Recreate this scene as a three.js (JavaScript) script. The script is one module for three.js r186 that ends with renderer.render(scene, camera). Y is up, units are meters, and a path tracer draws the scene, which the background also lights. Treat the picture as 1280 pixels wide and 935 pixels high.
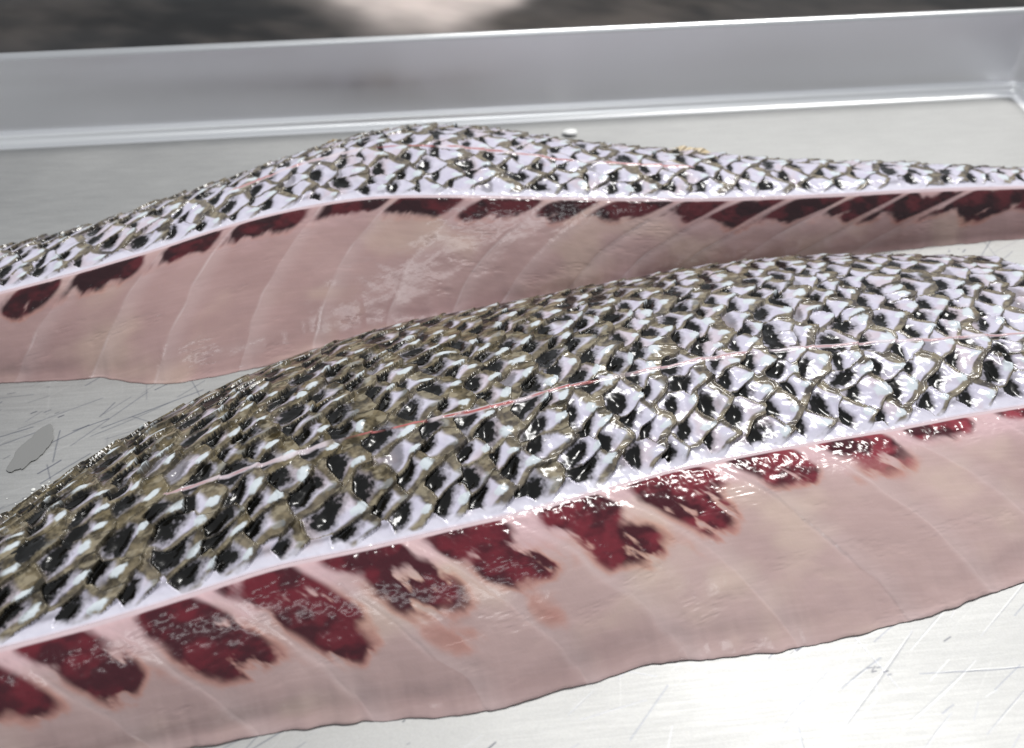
import * as THREE from 'three';
import { mergeVertices } from 'three/addons/utils/BufferGeometryUtils.js';
import { RectAreaLightUniformsLib } from 'three/addons/lights/RectAreaLightUniformsLib.js';

const CM = 0.01, rad = THREE.MathUtils.degToRad;
const scene = new THREE.Scene();

// ---------------------------------------------------------------- camera
const camera = new THREE.PerspectiveCamera(40, 1280 / 935, 0.01, 20);
camera.position.set(0, 0.22, 0);
camera.rotation.set(rad(-42), 0, 0);
camera.focus = 0.285;
camera.userData.fStop = 13;

// ---------------------------------------------------------------- light: kitchen lamp overhead, an added lamp behind the camera, dim even room around
scene.background = new THREE.Color(0.45, 0.47, 0.50);
RectAreaLightUniformsLib.init();
function lamp(az, el, dist, w, h, color, power) {
  const l = new THREE.RectAreaLight(color, power, w, h);
  l.position.set(Math.sin(rad(az)) * Math.cos(rad(el)) * dist, Math.sin(rad(el)) * dist, -0.2 - Math.cos(rad(az)) * Math.cos(rad(el)) * dist);
  scene.add(l); l.lookAt(0, 0, -0.2); return l;
}
lamp(32, 60, 1.8, 0.75, 0.2, new THREE.Color(1, 0.985, 0.96), 56);
lamp(168, 58, 1.7, 0.75, 0.12, new THREE.Color(0.97, 0.985, 1), 8);   // unseen lamp added behind the camera for wet glints on the flesh

const renderer = new THREE.WebGLRenderer();
renderer.toneMapping = THREE.LinearToneMapping;
renderer.toneMappingExposure = 1.1;
renderer.shadowMap.enabled = true;

// ---------------------------------------------------------------- helpers
function rng(seed) { let a = seed >>> 0; return () => { a = (a + 0x6d2b79f5) | 0; let t = Math.imul(a ^ (a >>> 15), 1 | a); t = (t + Math.imul(t ^ (t >>> 7), 61 | t)) ^ t; return ((t ^ (t >>> 14)) >>> 0) / 4294967296; }; }
const clamp = (x, a = 0, b = 1) => Math.min(b, Math.max(a, x)), lerp = (a, b, t) => a + (b - a) * t;
const sstep = (a, b, x) => { const t = clamp((x - a) / (b - a)); return t * t * (3 - 2 * t); };
const PERM = (() => { const r = rng(77), p = new Float32Array(65536); for (let i = 0; i < p.length; i++) p[i] = r(); return p; })();
const hash = (x, y) => PERM[(Math.imul(x, 374761393) + Math.imul(y, 668265263) >>> 7) & 65535];
function noise(x, y) {
  const xi = Math.floor(x), yi = Math.floor(y), fx = x - xi, fy = y - yi, u = fx * fx * (3 - 2 * fx), v = fy * fy * (3 - 2 * fy);
  return lerp(lerp(hash(xi, yi), hash(xi + 1, yi), u), lerp(hash(xi, yi + 1), hash(xi + 1, yi + 1), u), v);
}
function fbm(x, y, n = 4) { let s = 0, a = 0.5, t = 0; for (let i = 0; i < n; i++) { s += a * noise(x, y); t += a; a *= 0.5; x = x * 2.03 + 17.1; y = y * 2.01 + 9.7; } return s / t; }
const mix3 = (a, b, t) => [lerp(a[0], b[0], t), lerp(a[1], b[1], t), lerp(a[2], b[2], t)];
const toS = (x) => { x = clamp(x); return 255 * (x <= 0.0031308 ? 12.92 * x : 1.055 * Math.pow(x, 1 / 2.4) - 0.055); };
const hex = (r, g, b) => { const f = (c) => { c /= 255; return c <= 0.04045 ? c / 12.92 : Math.pow((c + 0.055) / 1.055, 2.4); }; return [f(r), f(g), f(b)]; };
function texture(w, h, f, color = true) {           // f(x01, y01) -> linear rgb (colour) or a number (data)
  const d = new Uint8Array(w * h * 4);
  for (let y = 0, o = 0; y < h; y++) for (let x = 0; x < w; x++, o += 4) {
    const c = f((x + 0.5) / w, (y + 0.5) / h);
    if (color) { d[o] = toS(c[0]); d[o + 1] = toS(c[1]); d[o + 2] = toS(c[2]); } else d[o] = d[o + 1] = d[o + 2] = 255 * clamp(c);
    d[o + 3] = 255;
  }
  const t = new THREE.DataTexture(d, w, h);
  t.magFilter = THREE.LinearFilter; t.minFilter = THREE.LinearFilter; t.wrapS = t.wrapT = THREE.RepeatWrapping;
  if (color) t.colorSpace = THREE.SRGBColorSpace;
  t.needsUpdate = true; return t;
}
const used = {};
function numbered(n) { const k = used[n] = (used[n] ?? -1) + 1; return k ? n + '_' + String(k).padStart(3, '0') : n; }
function mesh(name, geo, mat, parent) {
  const m = new THREE.Mesh(geo, mat); m.name = numbered(name); m.castShadow = m.receiveShadow = true; parent.add(m); return m;
}
function thing(name, label, category, [x, y, z], group) {
  const g = new THREE.Group(); g.name = numbered(name); g.position.set(x, y, z); g.userData = { label, category };
  if (group) g.userData.group = group;
  scene.add(g); return g;
}
function gridGeo(nx, ny, f, uv) {                    // f(i/nx, j/ny) -> [x,y,z]; uv(i/nx, j/ny)
  const p = new Float32Array((nx + 1) * (ny + 1) * 3), t = new Float32Array((nx + 1) * (ny + 1) * 2), idx = [];
  for (let j = 0, k = 0; j <= ny; j++) for (let i = 0; i <= nx; i++, k++) {
    p.set(f(i / nx, j / ny), k * 3); t.set(uv ? uv(i / nx, j / ny) : [i / nx, j / ny], k * 2);
    if (i < nx && j < ny) idx.push(k, k + 1, k + nx + 2, k, k + nx + 2, k + nx + 1);
  }
  const g = new THREE.BufferGeometry();
  g.setAttribute('position', new THREE.BufferAttribute(p, 3)); g.setAttribute('uv', new THREE.BufferAttribute(t, 2)); g.setIndex(idx); g.computeVertexNormals(); return g;
}

// ---------------------------------------------------------------- setting: the worktop under and behind the tray
const TURN = Math.atan2(4.76, 44.4);                 // the tray stands turned on the worktop
{
  const glarePatch = (X, Y) => sstep(0.075, 0.01, Math.hypot((X - 1.175) * 0.9, (Y - 0.635) * 0.8) + 0.10 * (fbm(X * 14, Y * 14, 3) - 0.5));   // lamp glare on the steel, painted as a pale patch
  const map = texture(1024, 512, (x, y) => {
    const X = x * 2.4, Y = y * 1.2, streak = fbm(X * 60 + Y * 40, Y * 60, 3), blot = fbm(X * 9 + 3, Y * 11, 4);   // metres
    return mix3(mix3(hex(26, 25, 24), hex(84, 77, 72), sstep(0.35, 0.75, 0.3 * streak + 0.75 * blot)), hex(226, 214, 208), glarePatch(X, Y) * (0.7 + 0.3 * streak));  // dark mottled base paints in the blurred reflection of a dark room
  });
  const rough = texture(1024, 512, (x, y) => lerp(0.34 + 0.2 * fbm(x * 30, y * 40, 4), 0.85, glarePatch(x * 2.4, y * 1.2)), false);
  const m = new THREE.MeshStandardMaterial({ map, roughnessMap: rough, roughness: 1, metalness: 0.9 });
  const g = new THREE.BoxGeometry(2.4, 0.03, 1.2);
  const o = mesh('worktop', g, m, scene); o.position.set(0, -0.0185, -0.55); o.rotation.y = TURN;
  o.userData.kind = 'structure';
}

// ---------------------------------------------------------------- the steel tray
const TRAY = { x0: -31, x1: 28.2, z0: -41.6, z1: -3.5 };   // inner wall faces, cm, in the tray's own turned axes; measured below
{
  const tray = thing('steel_tray', 'shallow brushed steel tray with rolled rim and scratched floor, holding both fillets', 'tray', [0, 0, 0]);
  tray.rotation.y = TURN;
  const R0 = 0.85;                                     // plan corner radius at the wall
  const ring = (inset, n = 10) => {                   // rounded rectangle, points all the way round
    const pts = [], { x0, x1, z0, z1 } = TRAY, r = Math.max(0.2, R0 - inset);
    const cs = [[x1 - inset - r, z0 + inset + r, -90], [x1 - inset - r, z1 - inset - r, 0], [x0 + inset + r, z1 - inset - r, 90], [x0 + inset + r, z0 + inset + r, 180]];
    cs.forEach(([cx, cz, a0], k) => {
      for (let i = 0; i <= n; i++) { const a = rad(a0 + 90 * i / n); pts.push([cx + r * Math.cos(a), cz + r * Math.sin(a)]); }
      const nx = cs[(k + 1) % 4], e = pts[pts.length - 1], a1 = rad(nx[2]), s = [nx[0] + r * Math.cos(a1), nx[1] + r * Math.sin(a1)];
      for (let i = 1; i < 16; i++) pts.push([lerp(e[0], s[0], i / 16), lerp(e[1], s[1], i / 16)]);
    });
    return pts;
  };
  const loft = (prof) => {                            // prof: [inset, height] cm
    const rings = prof.map(([o]) => ring(o)), n = rings[0].length;
    let len = 0; const L = prof.map((p, j) => len += j ? Math.hypot(p[0] - prof[j - 1][0], p[1] - prof[j - 1][1]) : 0);
    return gridGeo(n, prof.length - 1, (a, b) => { const i = Math.round(a * n) % n, j = Math.round(b * (prof.length - 1)); return [rings[j][i][0] * CM, prof[j][1] * CM, rings[j][i][1] * CM]; },
      (a, b) => [a * 1.8, L[Math.round(b * (prof.length - 1))] * CM]);
  };
  const brushed = texture(1024, 256, (x, y) => 0.5 + 0.5 * (fbm(x * 14, y * 130, 3) - 0.5) + 0.25 * (fbm(x * 6, y * 3 + 5, 3) - 0.5), false);
  const wallM = new THREE.MeshStandardMaterial({ color: new THREE.Color(0.88, 0.88, 0.90), metalness: 1, roughnessMap: brushed, roughness: 0.74, bumpMap: brushed, bumpScale: 0.00002 });
  wallM.roughnessMap.repeat.set(1, 1);
  const cove = [], rf = 0.42, IN = 0.52, RT = 3.5;     // a narrow step runs round the foot of the wall
  for (let i = 0; i <= 8; i++) { const a = rad(78 * i / 8); cove.push([rf + IN - rf * Math.sin(a), rf - rf * Math.cos(a)]); }
  mesh('cove', loft(cove), new THREE.MeshStandardMaterial({ color: new THREE.Color(0.92, 0.92, 0.91), metalness: 1, roughness: 0.36, bumpMap: brushed, bumpScale: 0.00003 }), tray);
  const e0 = cove[cove.length - 1];
  mesh('ledge', loft([e0, [e0[0] - 0.05, e0[1] + 0.06], [e0[0] - 0.10, e0[1] + 0.075], [0.27, e0[1] + 0.085], [0.22, e0[1] + 0.11]]), new THREE.MeshStandardMaterial({ color: new THREE.Color(0.95, 0.95, 0.94), metalness: 1, roughness: 0.45 }), tray);
  mesh('wall', loft([[0.22, e0[1] + 0.11], [0.16, 1.4], [0.08, 2.5], [0, RT]]), wallM, tray);
  const rim = [[0, RT]];
  for (let i = 1; i <= 10; i++) { const a = rad(180 * i / 10); rim.push([-0.21 + 0.21 * Math.cos(a), RT + 0.2 * Math.sin(a)]); }
  rim.push([-0.42, RT - 0.3], [-0.3, RT - 0.4], [-0.16, RT - 0.3], [-0.12, 2.6], [-0.02, 0.5], [0.3, -0.1], [0.9, -0.2]);
  const rimM = new THREE.MeshStandardMaterial({ color: new THREE.Color(0.68, 0.68, 0.68), metalness: 1, roughness: 0.3, bumpMap: brushed, bumpScale: 0.00008 });
  mesh('rim', loft(rim), rimM, tray);

  // floor: brushed, scratched. uv in tray axes
  const W = TRAY.x1 - TRAY.x0, D = TRAY.z1 - TRAY.z0, TW = 2048, TH = 1408;
  const cv = document.createElement('canvas'); cv.width = TW; cv.height = TH; const c = cv.getContext('2d');
  const rv = document.createElement('canvas'); rv.width = TW; rv.height = TH; const q = rv.getContext('2d');
  { const a = c.createImageData(TW, TH), b = q.createImageData(TW, TH);
    for (let y = 0, o = 0; y < TH; y++) for (let x = 0; x < TW; x++, o += 4) {
      const X = x / TW * W, Y = y / TH * D, blot = fbm(X * 0.35, Y * 0.35, 4), fine = fbm(X * 1.2, Y * 22, 3), v = 171 + 10 * (blot - 0.5) + 14 * (fine - 0.5) + 7 * (hash(x, y) - 0.5);
      a.data[o] = v; a.data[o + 1] = v; a.data[o + 2] = v * 0.992; a.data[o + 3] = 255;
      const r = 255 * clamp(0.60 + 0.10 * (blot - 0.5) + 0.10 * (fine - 0.5)); b.data[o] = b.data[o + 1] = b.data[o + 2] = r; b.data[o + 3] = 255;
    }
    c.putImageData(a, 0, 0); q.putImageData(b, 0, 0); }
  const r = rng(5), px = (x) => (x - TRAY.x0) / W * TW, py = (z) => (z - TRAY.z0) / D * TH, k = TW / W;
  const line = (ctx, x, z, len, ang, w, style) => {
    ctx.strokeStyle = style; ctx.lineWidth = w; ctx.lineCap = 'round'; ctx.beginPath();
    const dx = Math.cos(ang) * len / 2, dz = Math.sin(ang) * len / 2, bx = (r() - 0.5) * len * 0.06, bz = (r() - 0.5) * len * 0.06;
    ctx.moveTo(px(x - dx), py(z - dz)); ctx.quadraticCurveTo(px(x + bx), py(z + bz), px(x + dx), py(z + dz)); ctx.stroke();
  };
  for (let i = 0; i < 2200; i++) {                     // fine hairlines everywhere
    const x = lerp(TRAY.x0, TRAY.x1, r()), z = lerp(TRAY.z0 + 9, TRAY.z1, r()), an = r() < 0.7 ? rad(-35 + 30 * (r() - 0.5)) : r() * 3.14, lite = r() < 0.35, l = 0.4 + 4 * r() * r();
    line(c, x, z, l, an, 0.6 + r() * 0.7, lite ? `rgba(232,232,232,${0.04 + 0.14 * r()})` : `rgba(62,66,82,${0.12 + 0.5 * r()})`);
    line(q, x, z, l, an, 0.9, lite ? 'rgba(175,175,175,.22)' : 'rgba(60,60,60,.35)');
  }
  for (let i = 0; i < 420; i++) {                     // short dark nicks
    const x = lerp(TRAY.x0, TRAY.x1, r()), z = lerp(TRAY.z0 + 11, TRAY.z1, r()), l = 0.06 + 0.45 * r() * r(), an = rad(-28 + 40 * (r() - 0.5)), w = 0.7 + 1.0 * r() * r();
    line(c, x, z, l, an, w, `rgba(52,54,66,${0.35 + 0.5 * r()})`);
    if (r() < 0.35) for (let s = 0; s < 4; s++) line(c, x + (r() - 0.5) * 0.9, z + (r() - 0.5) * 0.3, 0.2 * r() + 0.05, an, 0.7 + r(), `rgba(50,52,66,${0.3 + 0.4 * r()})`);
  }
  const tex = (cvs, color) => { const t = new THREE.CanvasTexture(cvs); t.magFilter = THREE.LinearFilter; if (color) t.colorSpace = THREE.SRGBColorSpace; return t; };
  const fm = new THREE.MeshStandardMaterial({ map: tex(cv, true), roughnessMap: tex(rv, false), roughness: 1, metalness: 1 });
  const fl = ring(rf + IN), cx = (TRAY.x0 + TRAY.x1) / 2, cz = (TRAY.z0 + TRAY.z1) / 2, P = [], U = [], I = [];
  const put = (x, z) => { P.push(x * CM, 0, z * CM); U.push((x - TRAY.x0) / W, 1 - (z - TRAY.z0) / D); };
  put(cx, cz); fl.forEach(([x, z]) => put(x, z));
  for (let i = 0; i < fl.length; i++) I.push(0, 1 + (i + 1) % fl.length, 1 + i);
  const g = new THREE.BufferGeometry(); g.setAttribute('position', new THREE.Float32BufferAttribute(P, 3)); g.setAttribute('uv', new THREE.Float32BufferAttribute(U, 2)); g.setIndex(I); g.computeVertexNormals();
  mesh('tray_floor', g, fm, tray);
}

// ---------------------------------------------------------------- the fillets
// Each fillet: cross-sections along its length. A row holds [offset across, height] in cm at even steps along the fillet.
const FRONT = {
  ax: [0.95427, -0.29893], s0: -11.466, ds: 2.1148, at: [1.2, -18.5],
  A: [[-18.18,0.86],[-19.59,0.94],[-21.01,1.01],[-22.34,1.09],[-23.36,1.16],[-24.1,1.23],[-24.61,1.29],[-25.09,1.29],[-25.21,1.28],[-25.24,1.27],[-25.25,1.27],[-25.25,1.26],[-25.22,1.25],[-25.08,1.24],[-24.79,1.23],[-24.27,1.22],[-23.59,1.21],[-22.91,1.2]],
  L: [[-16.68,2.41],[-17.27,2.5],[-17.86,2.59],[-18.41,2.68],[-18.69,2.77],[-18.85,2.85],[-19.04,2.93],[-19.07,3.01],[-19.0,3.06],[-19.16,3.04],[-19.2,2.95],[-19.21,2.87],[-19.08,2.79],[-18.76,2.71],[-18.41,2.63],[-18.05,2.55],[-17.69,2.47],[-17.33,2.39]],
  D: [[-15.56,2.22],[-15.59,2.26],[-15.62,2.3],[-15.65,2.33],[-15.79,2.37],[-15.96,2.41],[-15.86,2.44],[-15.81,2.47],[-15.78,2.48],[-15.94,2.41],[-16.07,2.33],[-16.03,2.26],[-15.94,2.19],[-15.82,2.12],[-15.75,2.06],[-15.61,1.99],[-15.46,1.93],[-15.31,1.86]],
  E: [[-13.59,0.25],[-13.54,0.25],[-13.49,0.25],[-13.42,0.25],[-13.31,0.25],[-13.08,0.25],[-12.65,0.25],[-12.23,0.25],[-12.14,0.25],[-12.16,0.25],[-11.7,0.25],[-11.46,0.25],[-11.39,0.25],[-11.5,0.25],[-11.63,0.25],[-11.77,0.25],[-11.9,0.25],[-12.04,0.25]],
  red: [[-9.6,0.6,-8.2,1,0.35,1],[-7.24,0.74,-6.44,1.12,0.37,1],[-6.18,0.3,-4.86,0.84,0.3,1],[-5.39,0.91,-4.59,1.39,0.22,1],[-3.54,0.32,-2.21,0.68,0.24,1],[-3.01,0.9,-1.68,1.57,0.34,1],[-3.27,1.29,-2.21,1.78,0.17,0.6],[-1.16,0.45,-0.1,0.55,0.27,1],[-0.36,1.01,0.17,1.21,0.37,1],[-0.63,1.45,0.43,2.07,0.26,0.9],[0.69,0.19,2.02,0.4,0.19,1],[1.49,0.79,2.81,1.03,0.2,1],[1.75,1.39,3.07,1.57,0.21,0.8],[2.28,2.33,3.07,2.61,0.15,0.35],[3.34,0.42,4.4,0.32,0.32,1],[4.13,1.17,5.19,1.39,0.21,1],[5.98,0.43,7.04,0.43,0.32,1],[6.77,1.29,7.83,1.54,0.32,1],[4.92,2.35,5.19,2.56,0.15,0.35],[8.62,0.34,9.95,0.37,0.35,1],[9.15,1.06,9.95,1.35,0.36,1],[9.42,1.67,9.68,2.06,0.15,0.4],[11.27,0.25,12.59,0.25,0.25,1],[11.8,0.75,12.85,0.87,0.15,1],[13.91,0.25,15.23,0.24,0.24,0.95],[14.44,0.86,15.5,0.83,0.25,0.6],[16.56,0.23,17.88,0.11,0.23,0.9],[19.46,0.11,20.26,0.21,0.15,0.9]],
  septa: [-9.5, -7.1, -5.0, -2.6, -0.2, 2.25, 4.75, 7.3, 10.3, 12.9, 15.6, 18.5], slope: () => 1.15, gate: 0.88,
};
const BACK = {
  ax: [0.98117, -0.19312], s0: -15.489, ds: 2.3724, at: [0.6, -32],
  A: [[-32.3,0.89],[-32.5,1.09],[-32.69,1.3],[-33.08,1.5],[-33.86,1.7],[-34.61,1.89],[-35.38,2.13],[-35.89,2.38],[-35.88,2.57],[-35.31,2.51],[-34.31,2.42],[-33.39,2.31],[-32.75,2.18],[-32.13,2.0],[-31.71,1.82],[-31.42,1.65],[-31.08,1.48],[-30.73,1.3],[-30.38,1.13],[-30.04,0.96]],
  L: [[-29.14,1.5],[-29.7,1.78],[-30.26,2.05],[-30.81,2.33],[-31.39,2.6],[-32.05,2.86],[-32.89,3.1],[-33.16,3.32],[-32.78,3.45],[-32.22,3.28],[-31.43,3.09],[-30.97,2.91],[-30.59,2.71],[-30.23,2.51],[-30.04,2.31],[-29.86,2.12],[-29.64,1.93],[-29.42,1.74],[-29.2,1.56],[-28.98,1.37]],
  D: [[-28.28,1.58],[-28.55,1.8],[-28.82,2.02],[-29.14,2.25],[-29.62,2.46],[-30.22,2.67],[-30.56,2.84],[-30.48,3.0],[-30.06,3.04],[-29.77,2.89],[-29.48,2.73],[-29.21,2.58],[-29.03,2.41],[-28.97,2.24],[-28.93,2.08],[-28.95,1.92],[-28.91,1.77],[-28.8,1.62],[-28.69,1.46],[-28.58,1.31]],
  E: [[-27.01,0.2],[-26.78,0.2],[-26.55,0.2],[-26.26,0.2],[-25.59,0.2],[-25.77,0.2],[-26.46,0.2],[-26.82,0.2],[-27.01,0.2],[-27.2,0.2],[-27.41,0.2],[-27.61,0.2],[-27.76,0.2],[-27.87,0.2],[-27.85,0.2],[-27.91,0.2],[-27.91,0.2],[-27.76,0.2],[-27.61,0.2],[-27.46,0.2]],
  red: [[-13,0.6,-11.8,0.5,0.22,1],[-10.45,0.59,-9.26,0.49,0.23,1],[-8.37,0.44,-6.59,0.44,0.2,1],[-5.7,0.35,-4.22,0.37,0.15,1],[-3.33,0.38,-1.25,0.37,0.25,1],[-0.66,0.37,1.41,0.23,0.15,1],[1.71,0.34,3.79,0.21,0.33,1],[4.38,0.6,6.46,0.27,0.19,1],[7.05,0.61,8.83,0.32,0.17,1],[9.12,0.55,11.2,0.21,0.15,1],[11.79,0.54,13.28,0.31,0.2,1],[13.57,0.62,15.65,0.29,0.18,1],[15.65,0.63,17.72,0.22,0.17,1],[18.02,0.7,20.39,0.25,0.21,1],[20.1,0.75,23.06,0.27,0.19,1],[22.77,0.74,25.43,0.26,0.22,1]],
  septa: [-11, -8.5, -5.8, -3.4, -0.5, 2.0, 4.7, 7.4, 9.5, 12.0, 14.0, 16.2, 18.5, 20.8, 23.3], slope: (s) => -lerp(1.0, 3.0, sstep(-4, 20, s)), gate: 0.75,
};

function prepare(F) {
  const n = F.A.length, cols = 420, rows = 90;
  F.len = F.ds * (n - 1); F.s1 = F.s0 + F.len;
  const spline = (R, k) => { const i = clamp(Math.floor(k), 0, n - 2), t = k - i, g = (j) => R[clamp(j, 0, n - 1)];
    return [0, 1].map((c) => { const a = g(i - 1)[c], b = g(i)[c], d = g(i + 1)[c], e = g(i + 2)[c]; return b + 0.5 * t * (d - a + t * (2 * a - 5 * b + 4 * d - e + t * (3 * (b - d) + e - a))); }); };
  F.row = (R, s) => spline(R, clamp((s - F.s0) / F.ds, 0, n - 1));
  F.world = (s, nd, h) => [(s * F.ax[0] - nd * F.ax[1] - F.at[0]) * CM, h * CM, (s * F.ax[1] + nd * F.ax[0] - F.at[1]) * CM];
  F.cols = cols;
  F.table = []; F.vL = []; F.vMax = [];
  for (let i = 0; i <= cols; i++) {
    const s = F.s0 + F.len * i / cols, D = F.row(F.D, s), L = F.row(F.L, s), A = F.row(F.A, s), h = A[1];
    const mid = [lerp(L[0], A[0], 0.5), lerp(L[1], A[1], 0.5) + 0.32 * Math.min(1, (L[0] - A[0]) / 5)];
    const pts = [D, L, mid, A, [A[0] - 0.75 * h, h * 0.42], [A[0] - 0.85 * h, 0.02]].map(([x, y]) => new THREE.Vector3(x, y, 0));
    const curve = new THREE.CatmullRomCurve3(pts, false, 'centripetal');
    const fine = curve.getPoints(160); let len = 0; const at = [0];
    for (let k = 1; k < fine.length; k++) at.push(len += fine[k].distanceTo(fine[k - 1]));
    let kl = 0, best = 1e9; fine.forEach((p, k) => { const d = Math.hypot(p.x - L[0], p.y - L[1]); if (d < best) { best = d; kl = k; } });
    F.vL.push(at[kl]); F.vMax.push(len);
    const col = []; let k = 0;
    for (let j = 0; j <= rows; j++) { const v = len * j / rows; while (k < 159 && at[k + 1] < v) k++; const t = (v - at[k]) / (at[k + 1] - at[k]); col.push([lerp(fine[k].x, fine[k + 1].x, t), lerp(fine[k].y, fine[k + 1].y, t)]); }
    F.table.push(col);
  }
  const lookup = (T, s) => { const x = clamp((s - F.s0) / F.len * cols, 0, cols - 1e-6), i = Math.floor(x); return lerp(T[i], T[i + 1], x - i); };
  F.lateral = (s) => lookup(F.vL, s); F.widest = (s) => lookup(F.vMax, s);
  F.skin = (s, v) => {                                // v = cm from the cut edge over the back
    const x = clamp((s - F.s0) / F.len * cols, 0, cols - 1e-6), i = Math.floor(x), t = x - i;
    const one = (k) => { const y = clamp(v / F.vMax[k] * rows, 0, rows - 1e-6), j = Math.floor(y), f = y - j, a = F.table[k][j], b = F.table[k][j + 1]; return [lerp(a[0], b[0], f), lerp(a[1], b[1], f)]; };
    const a = one(i), b = one(i + 1);
    return F.world(s, lerp(a[0], b[0], t), lerp(a[1], b[1], t));
  };
  F.frame = (s, v) => {
    const e = 0.25, p = F.skin(s, v), a = F.skin(s - e, v), b = F.skin(s + e, v), c = F.skin(s, Math.max(0, v - e)), d = F.skin(s, v + e);
    const U = new THREE.Vector3(b[0] - a[0], b[1] - a[1], b[2] - a[2]).normalize(), V = new THREE.Vector3(d[0] - c[0], d[1] - c[1], d[2] - c[2]).normalize();
    return { p, n: U.clone().cross(V).normalize() };
  };
  F.lift = (s, v, h) => { const { p, n } = F.frame(s, v); return [p[0] + n.x * h * CM, p[1] + n.y * h * CM, p[2] + n.z * h * CM]; };
  F.faceLen = (s) => { const D = F.row(F.D, s), E = F.row(F.E, s); return Math.hypot(D[0] - E[0], D[1] - E[1]); };
}

const phase = (F, s, d) => s - F.slope(s) * d * (1 - 0.07 * d);
// masks on the cut face; s = cm along, d = cm from the skin
function faceMasks(F, s, d, w) {
  const k0 = F.slope(s) * 0.8, al = (s * k0 + d) / Math.hypot(k0, 1), ac = (s - d * k0) / Math.hypot(k0, 1);   // along and across the muscle fibres
  const wx = (fbm(s * 1.6 + 5, d * 1.6, 3) - 0.5) * 0.5, wy = (fbm(s * 1.6 + 50, d * 1.6 + 9, 3) - 0.5) * 0.4, grain = fbm(al * 1.3, ac * 7, 4) - 0.5;
  const sx = s + wx * 1.2 - (F === FRONT ? 0.0 : 0.0), dy = d + wy; let red = 0;
  for (const [x0, y0, x1, y1, r, k] of F.red) {
    if (sx < x0 - 1.5 || sx > x1 + 1.5) continue;
    const ex = x1 - x0, ey = y1 - y0, t = clamp(((sx - x0) * ex + (dy - y0) * ey) / (ex * ex + ey * ey));
    const dist = Math.hypot((sx - x0 - t * ex) * 0.75, (dy - y0 - t * ey) * (dy < y0 + t * ey && y0 < 0.75 ? 0.55 : 0.9)), m = sstep(r * 1.3 + (F === FRONT ? 0.34 : 0.26), r * 0.42, dist + 0.16 * grain) * k; red = 1 - (1 - red) * (1 - m);
  }
  let sep = 0, seg = 0, band = 0; const ph = phase(F, s, d);
  for (const c of F.septa) { const x = ph - c + (fbm(d * 1.1 + c * 9, 3.3, 2) - 0.5) * 0.35; if (x > 0) seg++; band = Math.max(band, Math.exp(-Math.pow((x + (F === BACK ? 0.12 : 0)) / (0.16 + 0.22 * noise(d * 1.5 + c, 4)), 2))); sep = Math.max(sep, Math.exp(-Math.pow(x / (F === FRONT ? 0.11 : 0.06), 2)) * (F === FRONT ? 0.6 : 1) * sstep(0.3, 0.8, fbm(s * 0.8 + c, d * 1.1, 2)) , 0.4 * sstep(0.9, 0, x) * (x > 0 ? 1 : 0)); }
  const torn = sstep(0.56, 0.80, fbm(al * 1.1 + 31, ac * 3.6 + 3, 4)) * sstep(0.3, 0.9, d);
  return { red: red * sstep(0.03, 0.13, d) * (1 - F.gate * band) * (1 - 0.85 * torn), sep, seg };
}

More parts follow.
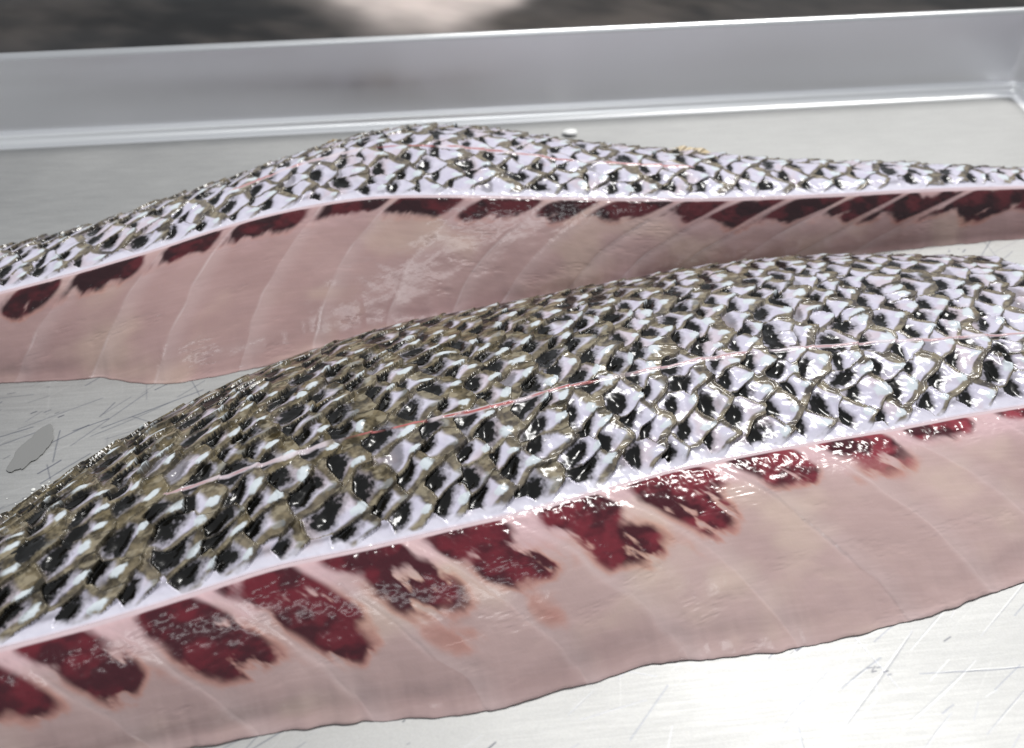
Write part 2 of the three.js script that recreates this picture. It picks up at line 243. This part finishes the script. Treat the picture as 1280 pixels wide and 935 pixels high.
// ---- the skin: a net of scale pockets. Every pocket leans over the next, dark inside, with an olive lip
const LAV = [0.50, 0.47, 0.58], LAV2 = [0.62, 0.60, 0.69], OLIVE = hex(118, 106, 80), OLIVE2 = hex(54, 47, 32), BLACK = [0.004, 0.0035, 0.003], PALE = [0.60, 0.65, 0.68], PINKW = [0.56, 0.46, 0.49];
function pockets(F, opt) {
  const { pitch, rowGap } = opt, rel = (s) => (s - F.s0) / F.len, J0 = -1, J1 = 15, I1 = Math.ceil(F.len / pitch) + 14, cells = [], R = rng(opt.seed);
  for (let j = J0; j <= J1; j++) for (let i = -12; i <= I1; i++) {
    const jit = opt.jitter * (j < 0 ? 0.3 : 1);
    cells.push({ j, i, id: cells.length, u: F.s0 + (i + (j & 1 ? 0.5 : 0)) * pitch + pitch * jit * (R() - 0.5), v: opt.first + j * rowGap + rowGap * jit * 0.7 * (R() - 0.5), size: 0.8 + 0.42 * R(), lift: 0.55 + 0.9 * R(), kind: R(), crest: (R() - 0.5) * 0.8, crestLean: (R() - 0.5) * 1.4, slit: 0.7 + 0.6 * R(), tone: R() });
  }
  const wide = I1 + 13, cell = (j, i) => j < J0 || j > J1 || i < -12 || i > I1 ? null : cells[(j - J0) * wide + i + 12];
  const at = (s, v) => {
    const lean = opt.lean(rel(s)), wu = 0.5 * (fbm(s * 0.55 + opt.seed, v * 0.55, 2) - 0.5) + 0.26 * (noise(s * 1.9, v * 1.9 + 7) - 0.5), wv = 0.45 * (fbm(s * 0.5 + 70, v * 0.5, 2) - 0.5) + 0.24 * (noise(s * 1.9 + 9, v * 1.9) - 0.5);
    const V = v + wv * sstep(0.2, 0.9, v), U = s + wu - lean * (V - opt.first);
    const j0 = Math.round((V - opt.first) / rowGap); let b = null, f1 = 9, f2 = 9, bp = 0, bq = 0;
    for (let j = j0 - 1; j <= j0 + 1; j++) { const off = j & 1 ? 0.5 : 0, i0 = Math.round((U - F.s0) / pitch - off);
      for (let i = i0 - 1; i <= i0 + 1; i++) { const c = cell(j, i); if (!c) continue; const p = (U - c.u) / (pitch * 0.5), q = (V - c.v) / rowGap, m = (Math.abs(p) + Math.abs(q)) / c.size; if (m < f1) { f2 = f1; f1 = m; b = c; bp = p; bq = q; } else if (m < f2) f2 = m; } }
    return { c: b, p: bp, q: bq, edge: f2 - f1 };
  };
  const pale = (s, v) => clamp(opt.pale(rel(s), v / F.widest(s)));
  // height in cm of the skin's own relief
  const height = (s, v) => {
    const m = at(s, v), { c, p, q, edge } = m; if (!c) return 0;
    const dl = Math.abs(v - F.lateral(s)), calm = lerp(0.35, 1, sstep(0.05, 0.6, dl)) * lerp(1, 0.5, sstep(3.4, 5.2, v - F.lateral(s))) * sstep(0.05, opt.margin, v) * (c.j < 0 ? 0.5 : 1);
    const r = clamp((p + 1) / 2), pl = pale(s, v), e = Math.abs(q);
    let h = opt.lift * c.lift * Math.pow(r, 1.2) * (1 - 0.55 * Math.abs(q - c.crest * 0.5 - c.crestLean * 0.5 * p));
    h += opt.lift * 0.45 * sstep(0.34, 0.06, edge) * sstep(-0.35, 0.3, p);                                   // rolled lip of the free edge
    h += opt.lift * 0.4 * Math.exp(-Math.pow((p - 0.5) / 0.28, 2) - Math.pow(q / 0.3, 2)) * c.slit;              // swollen tip
    h -= opt.lift * 0.8 * Math.exp(-Math.pow((p + 0.52) / 0.3, 2) - Math.pow(q / 0.45, 2));                       // the pit
    h += 0.035 * (fbm(s * 3.2 + 4, v * 3.2, 3) - 0.5);
    return h * calm;
  };
  const color = (s, v) => {
    const { c, p, q, edge } = at(s, v); if (!c) return LAV;
    const n = fbm(s * 3.1 + 3, v * 3.7, 3), n2 = fbm(s * 13, v * 11 + 5, 2), e = Math.abs(q), pl = clamp(pale(s, v) + 0.5 * (c.tone - 0.5) + 0.5 * (n - 0.5)), left = 1 + p - e, right = 1 - p - e;
    let k = mix3(LAV, LAV2, n); k = mix3(k, PINKW, 0.6 * sstep(0.5, 0.75, fbm(s * 1.3 + 20, v * 1.3, 3)));
    if (c.j < 0) { const f = sstep(0.42, 0.05, left * 0.5 + 0.25 * (n2 - 0.5)) * sstep(0.7, 0.1, Math.abs(q - 0.5)) * sstep(0.25, 0.5, v); k = mix3(k, mix3(OLIVE2, BLACK, f), f * 0.9); return mix3([0.62, 0.60, 0.68], k, sstep(0.15, 0.45, v + 0.3 * (n - 0.5))); }
    // olive lips: widest on the free (right) sides
    const reach = lerp(0.95, 0.30, pl) * (0.5 + 1.0 * n), ol = Math.max(sstep(reach, reach * 0.55, right), sstep(lerp(0.5, 0.12, pl), 0.04, edge + 0.25 * (n2 - 0.5)) * 0.9);
    k = mix3(k, mix3(OLIVE2, OLIVE, clamp(n * 1.6 - 0.45 + 0.8 * (n2 - 0.4))), ol * lerp(1, 0.9, pl)); k = mix3(k, hex(156, 146, 124), 0.6 * ol * sstep(0.5, 0.72, fbm(s * 4 + 11, v * 6, 3)));
    // swollen pale tip
    const t = Math.hypot((p - 0.48) / 0.3, (q - 0.2 * c.crest) / (0.26 * c.slit)); k = mix3(k, PALE, sstep(1.15, 0.65, t + 0.6 * (n2 - 0.5)) * (c.kind < 0.75 ? 0.95 : 0.2));
    // black inside the pocket: pigment and painted-in shade, feathered to the right
    const far = sstep(2.6, 4.5, v), wide = lerp(lerp(0.45, 0.36, far), opt.slit, pl) * c.slit * (0.75 + 0.5 * c.kind), ell = Math.hypot((p + 0.60 - 0.3 * wide) / (wide * (p > -0.6 ? 1.25 : 2)), (q - 0.12 * c.crest) / (0.58 + 0.15 * c.tone));
    const pit = sstep(1.12, 0.68, ell + 0.55 * (n2 - 0.5) + 0.25 * (n - 0.5)) * (c.kind > 0.06 ? 1 : 0.2);
    k = mix3(k, OLIVE2, 0.65 * sstep(1.6, 1.0, ell + 0.5 * (n2 - 0.5)) * lerp(1, 0.6, pl));
    k = mix3(k, BLACK, pit);
    k = mix3(k, [0.03, 0.026, 0.018], 0.85 * sstep(0.09, 0.02, edge) * sstep(-0.2, 0.25, p) * lerp(1, 0.75, pl));
    return mix3([0.62, 0.60, 0.68], k, sstep(0.08, 0.34, v + 0.5 * (n - 0.5)));
  };
  return { at, height, color };
}

// the quads LIST of a grid as a mesh of its own, with the whole grid's normals
function piece(full, list) {
  const idx = full.index.array, pos = full.attributes.position, nor = full.attributes.normal, uv = full.attributes.uv, map = new Map(), P = [], N = [], U = [], I = [];
  for (const c of list) for (let k = 0; k < 6; k++) { const v = idx[c * 6 + k]; if (!map.has(v)) { map.set(v, P.length / 3); P.push(pos.getX(v), pos.getY(v), pos.getZ(v)); N.push(nor.getX(v), nor.getY(v), nor.getZ(v)); U.push(uv.getX(v), uv.getY(v)); } I.push(map.get(v)); }
  const g = new THREE.BufferGeometry(); g.setAttribute('position', new THREE.Float32BufferAttribute(P, 3)); g.setAttribute('normal', new THREE.Float32BufferAttribute(N, 3)); g.setAttribute('uv', new THREE.Float32BufferAttribute(U, 2)); g.setIndex(I);
  return g;
}

function buildFillet(F, name, label, opt) {
  prepare(F);
  const t = thing(name, label, 'fish fillet', [F.at[0] * CM, 0, F.at[1] * CM], 'fish fillets lying in the steel tray');
  const R = rng(opt.seed), rel = (s) => (s - F.s0) / F.len;
  
  // skin, cut into one piece for each scale pocket
  const K = pockets(F, opt), [SX, SY] = opt.skinSize;
  const onLine = (s) => opt.lineWidth * (0.5 + fbm(s * 1.1, 4, 3)) * sstep(opt.line[0], opt.line[0] + 1, s) * sstep(opt.line[1], opt.line[1] - 1, s), lineAt = (s) => F.lateral(s) + 0.14 * (fbm(s * 0.7 + 3, 2, 3) - 0.5);
  const skinMap = texture(2048, opt.skinTexH, (x, y) => {
    const s = F.s0 + F.len * x, v = F.widest(s) * y; let c = K.color(s, v);
    const w = onLine(s), dv = (v - lineAt(s)) / Math.max(w, 1e-3);
    if (w > 0.01 && Math.abs(dv) < 3) { const n = fbm(s * 5, v * 5, 3); c = mix3(c, [0.68, 0.60, 0.64], 0.75 * sstep(2.4, 0.9, Math.abs(dv) + 1.2 * (n - 0.5)) * sstep(0.22, 0.36, fbm(s * 0.9 + 60, 3, 2))); c = mix3(c, mix3(hex(150, 66, 62), hex(190, 124, 122), n), opt.blood(s) * sstep(1.3, 0.4, Math.abs(dv + 0.2)) * sstep(0.22, 0.45, fbm(s * 1.6 + 40, 3, 2))); }
    c = mix3(c, hex(206, 192, 200), 0.8 * sstep(0.08, 0.03, v));
    return c;
  });
  const wr = texture(512, 512, (x, y) => { const a = (i, j) => 0.75 * noise((x + i) * 16, (y + j) * 16) + 0.25 * noise((x + i) * 38 + 9, (y + j) * 38); return lerp(lerp(a(0, 0), a(-1, 0), x), lerp(a(0, -1), a(-1, -1), x), y); }, false);
  wr.repeat.set(F.len / 4, F.widest(F.s0 + F.len / 2) / 4);
  const skinM = new THREE.MeshPhysicalMaterial({ name: 'wet_skin', map: skinMap, roughness: 0.17, ior: 1.38, bumpMap: wr, bumpScale: 0.00038 });
  const skinAt = (a, b) => { const s = F.s0 + F.len * a, v = F.widest(s) * b, w = onLine(s), dv = (v - lineAt(s)) / Math.max(w, 1e-3); return F.lift(s, v, K.height(s, v) + (w > 0.01 ? 0.03 * Math.exp(-dv * dv * 0.6) : 0)); };
  const skinGrid = gridGeo(SX, SY, skinAt);
  {
    const bin = new Map(), put = (k, c) => { let l = bin.get(k); if (!l) bin.set(k, l = []); l.push(c); };
    for (let j = 0; j < SY; j++) for (let i = 0; i < SX; i++) {
      const s = F.s0 + F.len * (i + 0.5) / SX, v = F.widest(s) * (j + 0.5) / SY, w = onLine(s);
      if (w > 0.02 && Math.abs(v - lineAt(s)) < w) { put('line', j * SX + i); continue; }
      const m = K.at(s, v); put(!m.c || m.c.j < 0 || v < 0.15 || v > F.widest(s) - 1.0 ? 'skin' : m.c.id, j * SX + i);
    }
    // the 299 pockets that face the camera largest are parts of their own; the rest stay real relief in one piece
    const seen = (k) => { const l = bin.get(k), q = l[l.length >> 1], i = q % SX, j = Math.floor(q / SX), f = F.frame(F.s0 + F.len * (i + 0.5) / SX, F.widest(F.s0 + F.len * (i + 0.5) / SX) * (j + 0.5) / SY);
      const P = new THREE.Vector3(f.p[0] + t.position.x, f.p[1], f.p[2] + t.position.z), to = camera.position.clone().sub(P), d = to.length(), a = Math.max(0, f.n.dot(to) / d); P.project(camera); return Math.max(Math.abs(P.x), Math.abs(P.y)) < 1.04 ? l.length * a / (d * d) : 0; };
    camera.updateMatrixWorld(true); camera.updateProjectionMatrix();
    const ids = [...bin.keys()].filter((k) => typeof k === 'number').map((k) => [k, bin.get(k).length < 25 ? 0 : seen(k)]).sort((a, b) => b[1] - a[1]);
    ids.forEach(([k, w], n) => { if (n < 299 && w > 0) return; for (const c of bin.get(k)) put(bin.get(k).length < 25 ? 'skin' : 'rest', c); bin.delete(k); });
    if (bin.has('rest')) { mesh('scale_field', piece(skinGrid, bin.get('rest')), skinM, t).userData.kind = 'stuff'; bin.delete('rest'); }
    for (const [k, list] of bin) mesh(k === 'skin' ? 'skin' : k === 'line' ? 'lateral_line' : 'scale', piece(skinGrid, list), skinM, t);
    console.log(name, 'scales', bin.size - 2);
  }

  // cut face, lip and underside
  const WMAX = 1.3, TW = 2048, TH = 320;
  const flesh = opt.flesh;
  const faceMap = texture(TW, TH, (x, y) => {
    const s = F.s0 + F.len * x, w = WMAX * y, d = w * F.faceLen(s), m = faceMasks(F, s, d, w);
    let c = mix3(flesh[0], flesh[1], fbm(s * 0.35 + 2, d * 0.5, 4)); c = mix3(c, flesh[2], 0.7 * sstep(0.45, 0.8, fbm(s * 0.5 + 30, d * 0.7, 3)));
    c = mix3(c, [c[0] * 0.86, c[1] * 0.84, c[2] * 0.84], hash(m.seg, 5) * 0.7);
    c = mix3(c, [0.62, 0.52, 0.51], m.sep * 0.45); const fib = fbm((s + d * F.slope(s) * 0.3) * 1.2, (d - s * 0.12) * 14, 3); c = mix3(c, [c[0] * 1.13, c[1] * 1.14, c[2] * 1.16], sstep(0.4, 0.8, fib) * 0.35);
    c = mix3(c, [c[0] * 1.22, c[1] * 1.25, c[2] * 1.26], sstep(0.32, 0.02, Math.abs(w - 1.0) * F.faceLen(s)) * (0.15 + 0.8 * noise(s * 1.5, 3)));
    c = mix3(c, hex(205, 172, 176), 0.8 * sstep(1.25, 0.1, d + (fbm(s * 1.3, d * 2, 3) - 0.5) * 0.9) * opt.band);
    c = mix3(c, hex(186, 112, 84), 0.4 * sstep(0.02, 0.35, m.red) * sstep(0.4, 1.3, d)); const dk = fbm(s * 1.7 + 7, d * 2.6, 3);
    c = mix3(c, mix3(mix3(opt.blood1, opt.blood0, sstep(0.35, 0.9, x)), opt.blood2, sstep(0.3, 0.62, dk)), sstep(0.2, 0.8, m.red));
    return mix3(hex(200, 180, 184), c, sstep(0.05, 0.12, d));
  });
  const bump = texture(TW, TH, (x, y) => {
    const s = F.s0 + F.len * x, d = WMAX * y * F.faceLen(s), ph = phase(F, s, d), wet = sstep(0.56, 0.72, fbm(s * 0.8 + 3, d * 1.7 + 40, 3));
    const near = 0.6 * sstep(1.0, 0.2, d) * opt.band + (d < 2.6 ? faceMasks(F, s, d, 0).red : 0) * 0.9;      // the surface is rough near the skin, smooth below
    return clamp(0.3 * fbm(s * 0.9 + d, d * 1.2, 2) + 0.03 * fbm(ph * 3, d * 8 + s * 2, 2) + (0.015 + 0.03 * wet + 0.24 * near) * fbm(s * 5.5, d * 5.5, 2) + 0.012 * noise(s * 20, d * 20) + 0.10 * wet * noise(s * 5 + d * 2, d * 19));
  }, false);
  const faceM = new THREE.MeshPhysicalMaterial({ name: 'wet_flesh', map: faceMap, roughness: 0.18, ior: 1.45, bumpMap: bump, bumpScale: 0.0010 });
  const facePoint = (a, b) => {
    const s = F.s0 + F.len * a, w = WMAX * b, D = F.row(F.D, s), E = F.row(F.E, s), L = F.faceLen(s);
    const ex = (E[0] - D[0]) / L, ey = (E[1] - D[1]) / L, ox = -ey, oy = ex;   // outward: up and to the camera
    const edge = opt.ragged * (fbm(s * 0.45 + opt.seed, 2, 4) - 0.5) + 0.14 * (fbm(s * 2.2, 8, 3) - 0.5);
    if (w <= 1) {
      const d = w * L, m = faceMasks(F, s, d, w), bul = opt.bulge * Math.sin(Math.PI * Math.pow(w, 0.8)) + 0.035 * (fbm(s * 1.2 + 8, d * 1.6, 3) - 0.5) * sstep(0, 0.3, d) + 0.03 * m.red - 0.025 * m.sep * sstep(0, 0.3, d) + 0.03 * (hash(m.seg, 9) - 0.5) * sstep(0.1, 0.5, d) + 0.03 * sstep(0, 0.2, d) - opt.flare * (0.3 + 1.2 * noise(s * 0.5, 3)) * Math.exp(-Math.pow((w - 0.90) / 0.07, 2));
      return F.world(s, lerp(D[0], E[0], w) + ox * bul + edge * w * w * w, Math.max(0.022, lerp(D[1], E[1] - 0.22, w) + oy * bul));
    }
    const k = (w - 1) / (WMAX - 1);                   // the lip turns under
    return F.world(s, E[0] + edge + 0.02 * Math.sin(k * Math.PI) - 1.4 * k * k * k, lerp(E[1] - 0.22, 0.003, Math.min(1, Math.pow(k * 3, 0.6))));
  };
  const NX = 760, NY = 78, full = gridGeo(NX, NY, facePoint);
  // pieces of dark muscle along the skin become parts of their own: same surface, split where the colour changes
  const owner = new Int16Array(NX * NY).fill(0), segment = new Int16Array(NX * NY);
  for (let j = 0; j < NY; j++) for (let i = 0; i < NX; i++) {
    const s = F.s0 + F.len * (i + 0.5) / NX, w = WMAX * (j + 0.5) / NY; const m = faceMasks(F, s, Math.min(w, 1) * F.faceLen(s), w); segment[j * NX + i] = m.seg; if (w < 1 && m.red > 0.5) owner[j * NX + i] = -1;
  }
  const groups = [[]];
  for (let q0 = 0; q0 < owner.length; q0++) if (owner[q0] === -1) {
    const id = groups.length, list = [], st = [q0]; owner[q0] = id;
    while (st.length) { const c = st.pop(); list.push(c); const i = c % NX; for (const d of [i ? -1 : 0, i < NX - 1 ? 1 : 0, -NX, NX]) if (d && owner[c + d] === -1) { owner[c + d] = id; st.push(c + d); } }
    groups.push(list);
  }
  groups.forEach((list, id) => { if (id && list.length < 60) { list.forEach((c) => owner[c] = 0); list.length = 0; } });
  const muscles = groups.length;
  for (let c = 0; c < owner.length; c++) if (!owner[c]) (groups[muscles + segment[c]] ??= []).push(c);
  for (let k = 0; k < groups.length; k++) groups[k] ??= [];
  groups.forEach((list, id) => {
    if (!list.length) return;
    const g = piece(full, list);
    mesh(id < muscles ? 'dark_muscle' : 'flesh_segment', g, faceM, t);
  });
  // plain underside and the two cut ends, which close the body
  const under = gridGeo(60, 8, (a, b) => { const s = F.s0 + F.len * a, E = F.row(F.E, s), A = F.row(F.A, s); return F.world(s, lerp(E[0] - 1.3, A[0] - 0.85 * A[1], b), 0.025); });
  const plain = new THREE.MeshStandardMaterial({ name: 'raw_flesh', color: new THREE.Color(...flesh[0]), roughness: 0.35, side: THREE.DoubleSide });
  mesh('underside', under, plain, t);
  for (const a of [0, 1]) {
    const s = F.s0 + F.len * a, P = []; for (let i = 0; i <= 24; i++) P.push(F.skin(s, F.widest(s) * (1 - i / 24))); for (let i = 1; i <= 24; i++) P.push(facePoint(a, i / 24));
    const c = P.reduce((m, p) => [m[0] + p[0] / P.length, m[1] + p[1] / P.length, m[2] + p[2] / P.length], [0, 0, 0]), I = [];
    for (let i = 0; i < P.length; i++) I.push(i, (i + 1) % P.length, P.length);
    const g = new THREE.BufferGeometry(); g.setAttribute('position', new THREE.Float32BufferAttribute([...P, c].flat(), 3)); g.setIndex(I); g.computeVertexNormals();
    mesh('cut_end', g, plain, t);
  }

  // torn scraps of fin left on the back
  const finM = new THREE.MeshPhysicalMaterial({ name: 'fin_membrane', color: new THREE.Color(...hex(196, 178, 146)), roughness: 0.3, side: THREE.DoubleSide });
  for (const [fs, fv, len, hgt] of opt.fins) {
    const g = gridGeo(26, 5, (a, b) => { const s = fs + len * (a - 0.5), top = hgt * Math.pow(Math.sin(Math.PI * clamp(a, 0.02, 0.98)), 0.6) * (0.5 + 0.9 * fbm(a * 9 + fs, 3, 3)); return F.lift(s + 0.25 * b, F.lateral(s) + fv + 0.12 * b + 0.05 * Math.sin(a * 30), 0.02 + top * b); });
    mesh('fin_scrap', g, finM, t);
  }

  return t;
}

buildFillet(FRONT, 'fish_fillet', 'larger front fillet with dark olive scale pockets and a broad pale cut face', {
  seed: 3, bulge: 0.28, ragged: 0.2, flare: 0.045, blood0: [0.26, 0.035, 0.05], blood1: [0.12, 0.010, 0.018], blood2: [0.05, 0.005, 0.010], band: 1, flesh: [hex(192, 166, 161), hex(165, 139, 136), hex(200, 178, 164)],
  pale: (r, w) => sstep(0.3, 0.85, r) * 0.95 + 0.16 - 1.0 * (w - 0.3), pitch: 1.26, rowGap: 0.63, first: 0.54, margin: 0.35, slit: 0.26, jitter: 0.62, skinSize: [1050, 310], skinTexH: 600, lift: 0.105, lineWidth: 0.042,
  lean: (r) => lerp(0.75, 0.15, r), line: [-3.5, 22.5], fins: [], blood: (s) => 0.5 + 0.5 * sstep(1.0, 3.0, s) * sstep(9.5, 7.5, s),
});
buildFillet(BACK, 'fish_fillet', 'narrower humped fillet behind the larger one, with a thin band of pale scales', {
  seed: 11, bulge: 0.16, ragged: 0.3, flare: 0.03, blood0: [0.08, 0.012, 0.016], blood1: [0.08, 0.010, 0.014], blood2: [0.022, 0.004, 0.006], band: 0.35, flesh: [hex(180, 151, 147), hex(152, 122, 119), hex(190, 165, 152)],
  pale: (r, w) => 1.0 - 0.5 * (w - 0.2), pitch: 1.25, rowGap: 0.56, first: 0.46, margin: 0.3, slit: 0.18, jitter: 0.6, skinSize: [1000, 200], skinTexH: 360, lift: 0.08, lineWidth: 0.06,
  lean: (r) => lerp(0.35, -0.1, r), line: [-4, 13], fins: [[-0.2, 2.9, 0.8, 0.14], [13.0, 1.9, 1.6, 0.22]], blood: (s) => 0.8,
});

// ---------------------------------------------------------------- small things on the tray
{
  const r = rng(41);
  // a thin film of water left on the steel
  const N = 60, P = [0, 0.00012, 0], I = [];
  for (let k = 0; k < 3; k++) for (let i = 0; i < N; i++) {
    const a = i / N * Math.PI * 2, f = [0.7, 0.92, 1][k], x = Math.cos(a), z = Math.sin(a), w = 1 + 0.9 * (fbm(x * 1.6 + 4, z * 1.6 + 9, 3) - 0.5);
    P.push((x * 0.42 + z * -0.12) * f * w * CM, [0.00012, 0.0001, 0.00002][k], (z * 0.85 + x * -0.12) * f * w * CM);
  }
  for (let i = 0; i < N; i++) { const n = (i + 1) % N; I.push(0, 1 + n, 1 + i); for (let k = 0; k < 2; k++) { const a = 1 + k * N; I.push(a + i, a + n, a + N + i, a + n, a + N + n, a + N + i); } }
  const g = new THREE.BufferGeometry(); g.setAttribute('position', new THREE.Float32BufferAttribute(P, 3)); g.setIndex(I); g.computeVertexNormals();
  const m = new THREE.MeshPhysicalMaterial({ name: 'water_film_on_steel', color: new THREE.Color(0.21, 0.21, 0.205), metalness: 0, roughness: 0.6, specularIntensity: 0.4 });
  const o = mesh('water_spot', g, m, scene); o.position.set(-0.1417, 0.0003, -0.2116); o.userData = { label: 'small dark grey water spot on the tray floor between the two fillets', category: 'water spot' };

  // droplets and foam where the front skin meets the wet steel
  const drop = new THREE.SphereGeometry(1, 10, 6, 0, Math.PI * 2, 0, Math.PI / 2), dm = new THREE.MeshPhysicalMaterial({ name: 'foam_droplet', color: new THREE.Color(0.75, 0.75, 0.72), roughness: 0.12, ior: 1.33 });
  const im = new THREE.InstancedMesh(drop, dm, 90), M = new THREE.Matrix4();
  for (let i = 0; i < 90; i++) { const t = Math.pow(r(), 1.3), k = 0.02 + 0.05 * r() * r(); M.makeScale(k * CM, k * 0.6 * CM, k * CM); M.setPosition((-13.9 + 4.2 * t + 0.9 * (r() - 0.5)) * CM, 0.0001, (-19.0 - 2.5 * t + 1.0 * (r() - 0.5)) * CM); im.setMatrixAt(i, M); }
  im.name = 'water_droplets'; im.castShadow = im.receiveShadow = true; im.userData = { label: 'tiny foam droplets on the steel along the back of the larger fillet', category: 'droplets', kind: 'stuff' }; scene.add(im);

  const sg = new THREE.IcosahedronGeometry(0.0022, 2), sp = sg.attributes.position;
  for (let i = 0; i < sp.count; i++) { const x = sp.getX(i), y = sp.getY(i), z = sp.getZ(i), f = 1 + 0.5 * (fbm(x * 900 + 5, z * 900 + y * 500, 2) - 0.5); sp.setXYZ(i, x * f * 1.5, y * f * 0.55, z * f); }
  const sc = mesh('white_scrap', mergeVertices(sg), new THREE.MeshStandardMaterial({ name: 'scrap', color: new THREE.Color(0.8, 0.8, 0.78), roughness: 0.4 }), scene); sc.geometry.computeVertexNormals();
  sc.position.set(0.0252, 0.0012, -0.3985); sc.userData = { label: 'tiny white scrap on the tray floor behind the humped fillet', category: 'scrap' };
}

renderer.render(scene, camera);
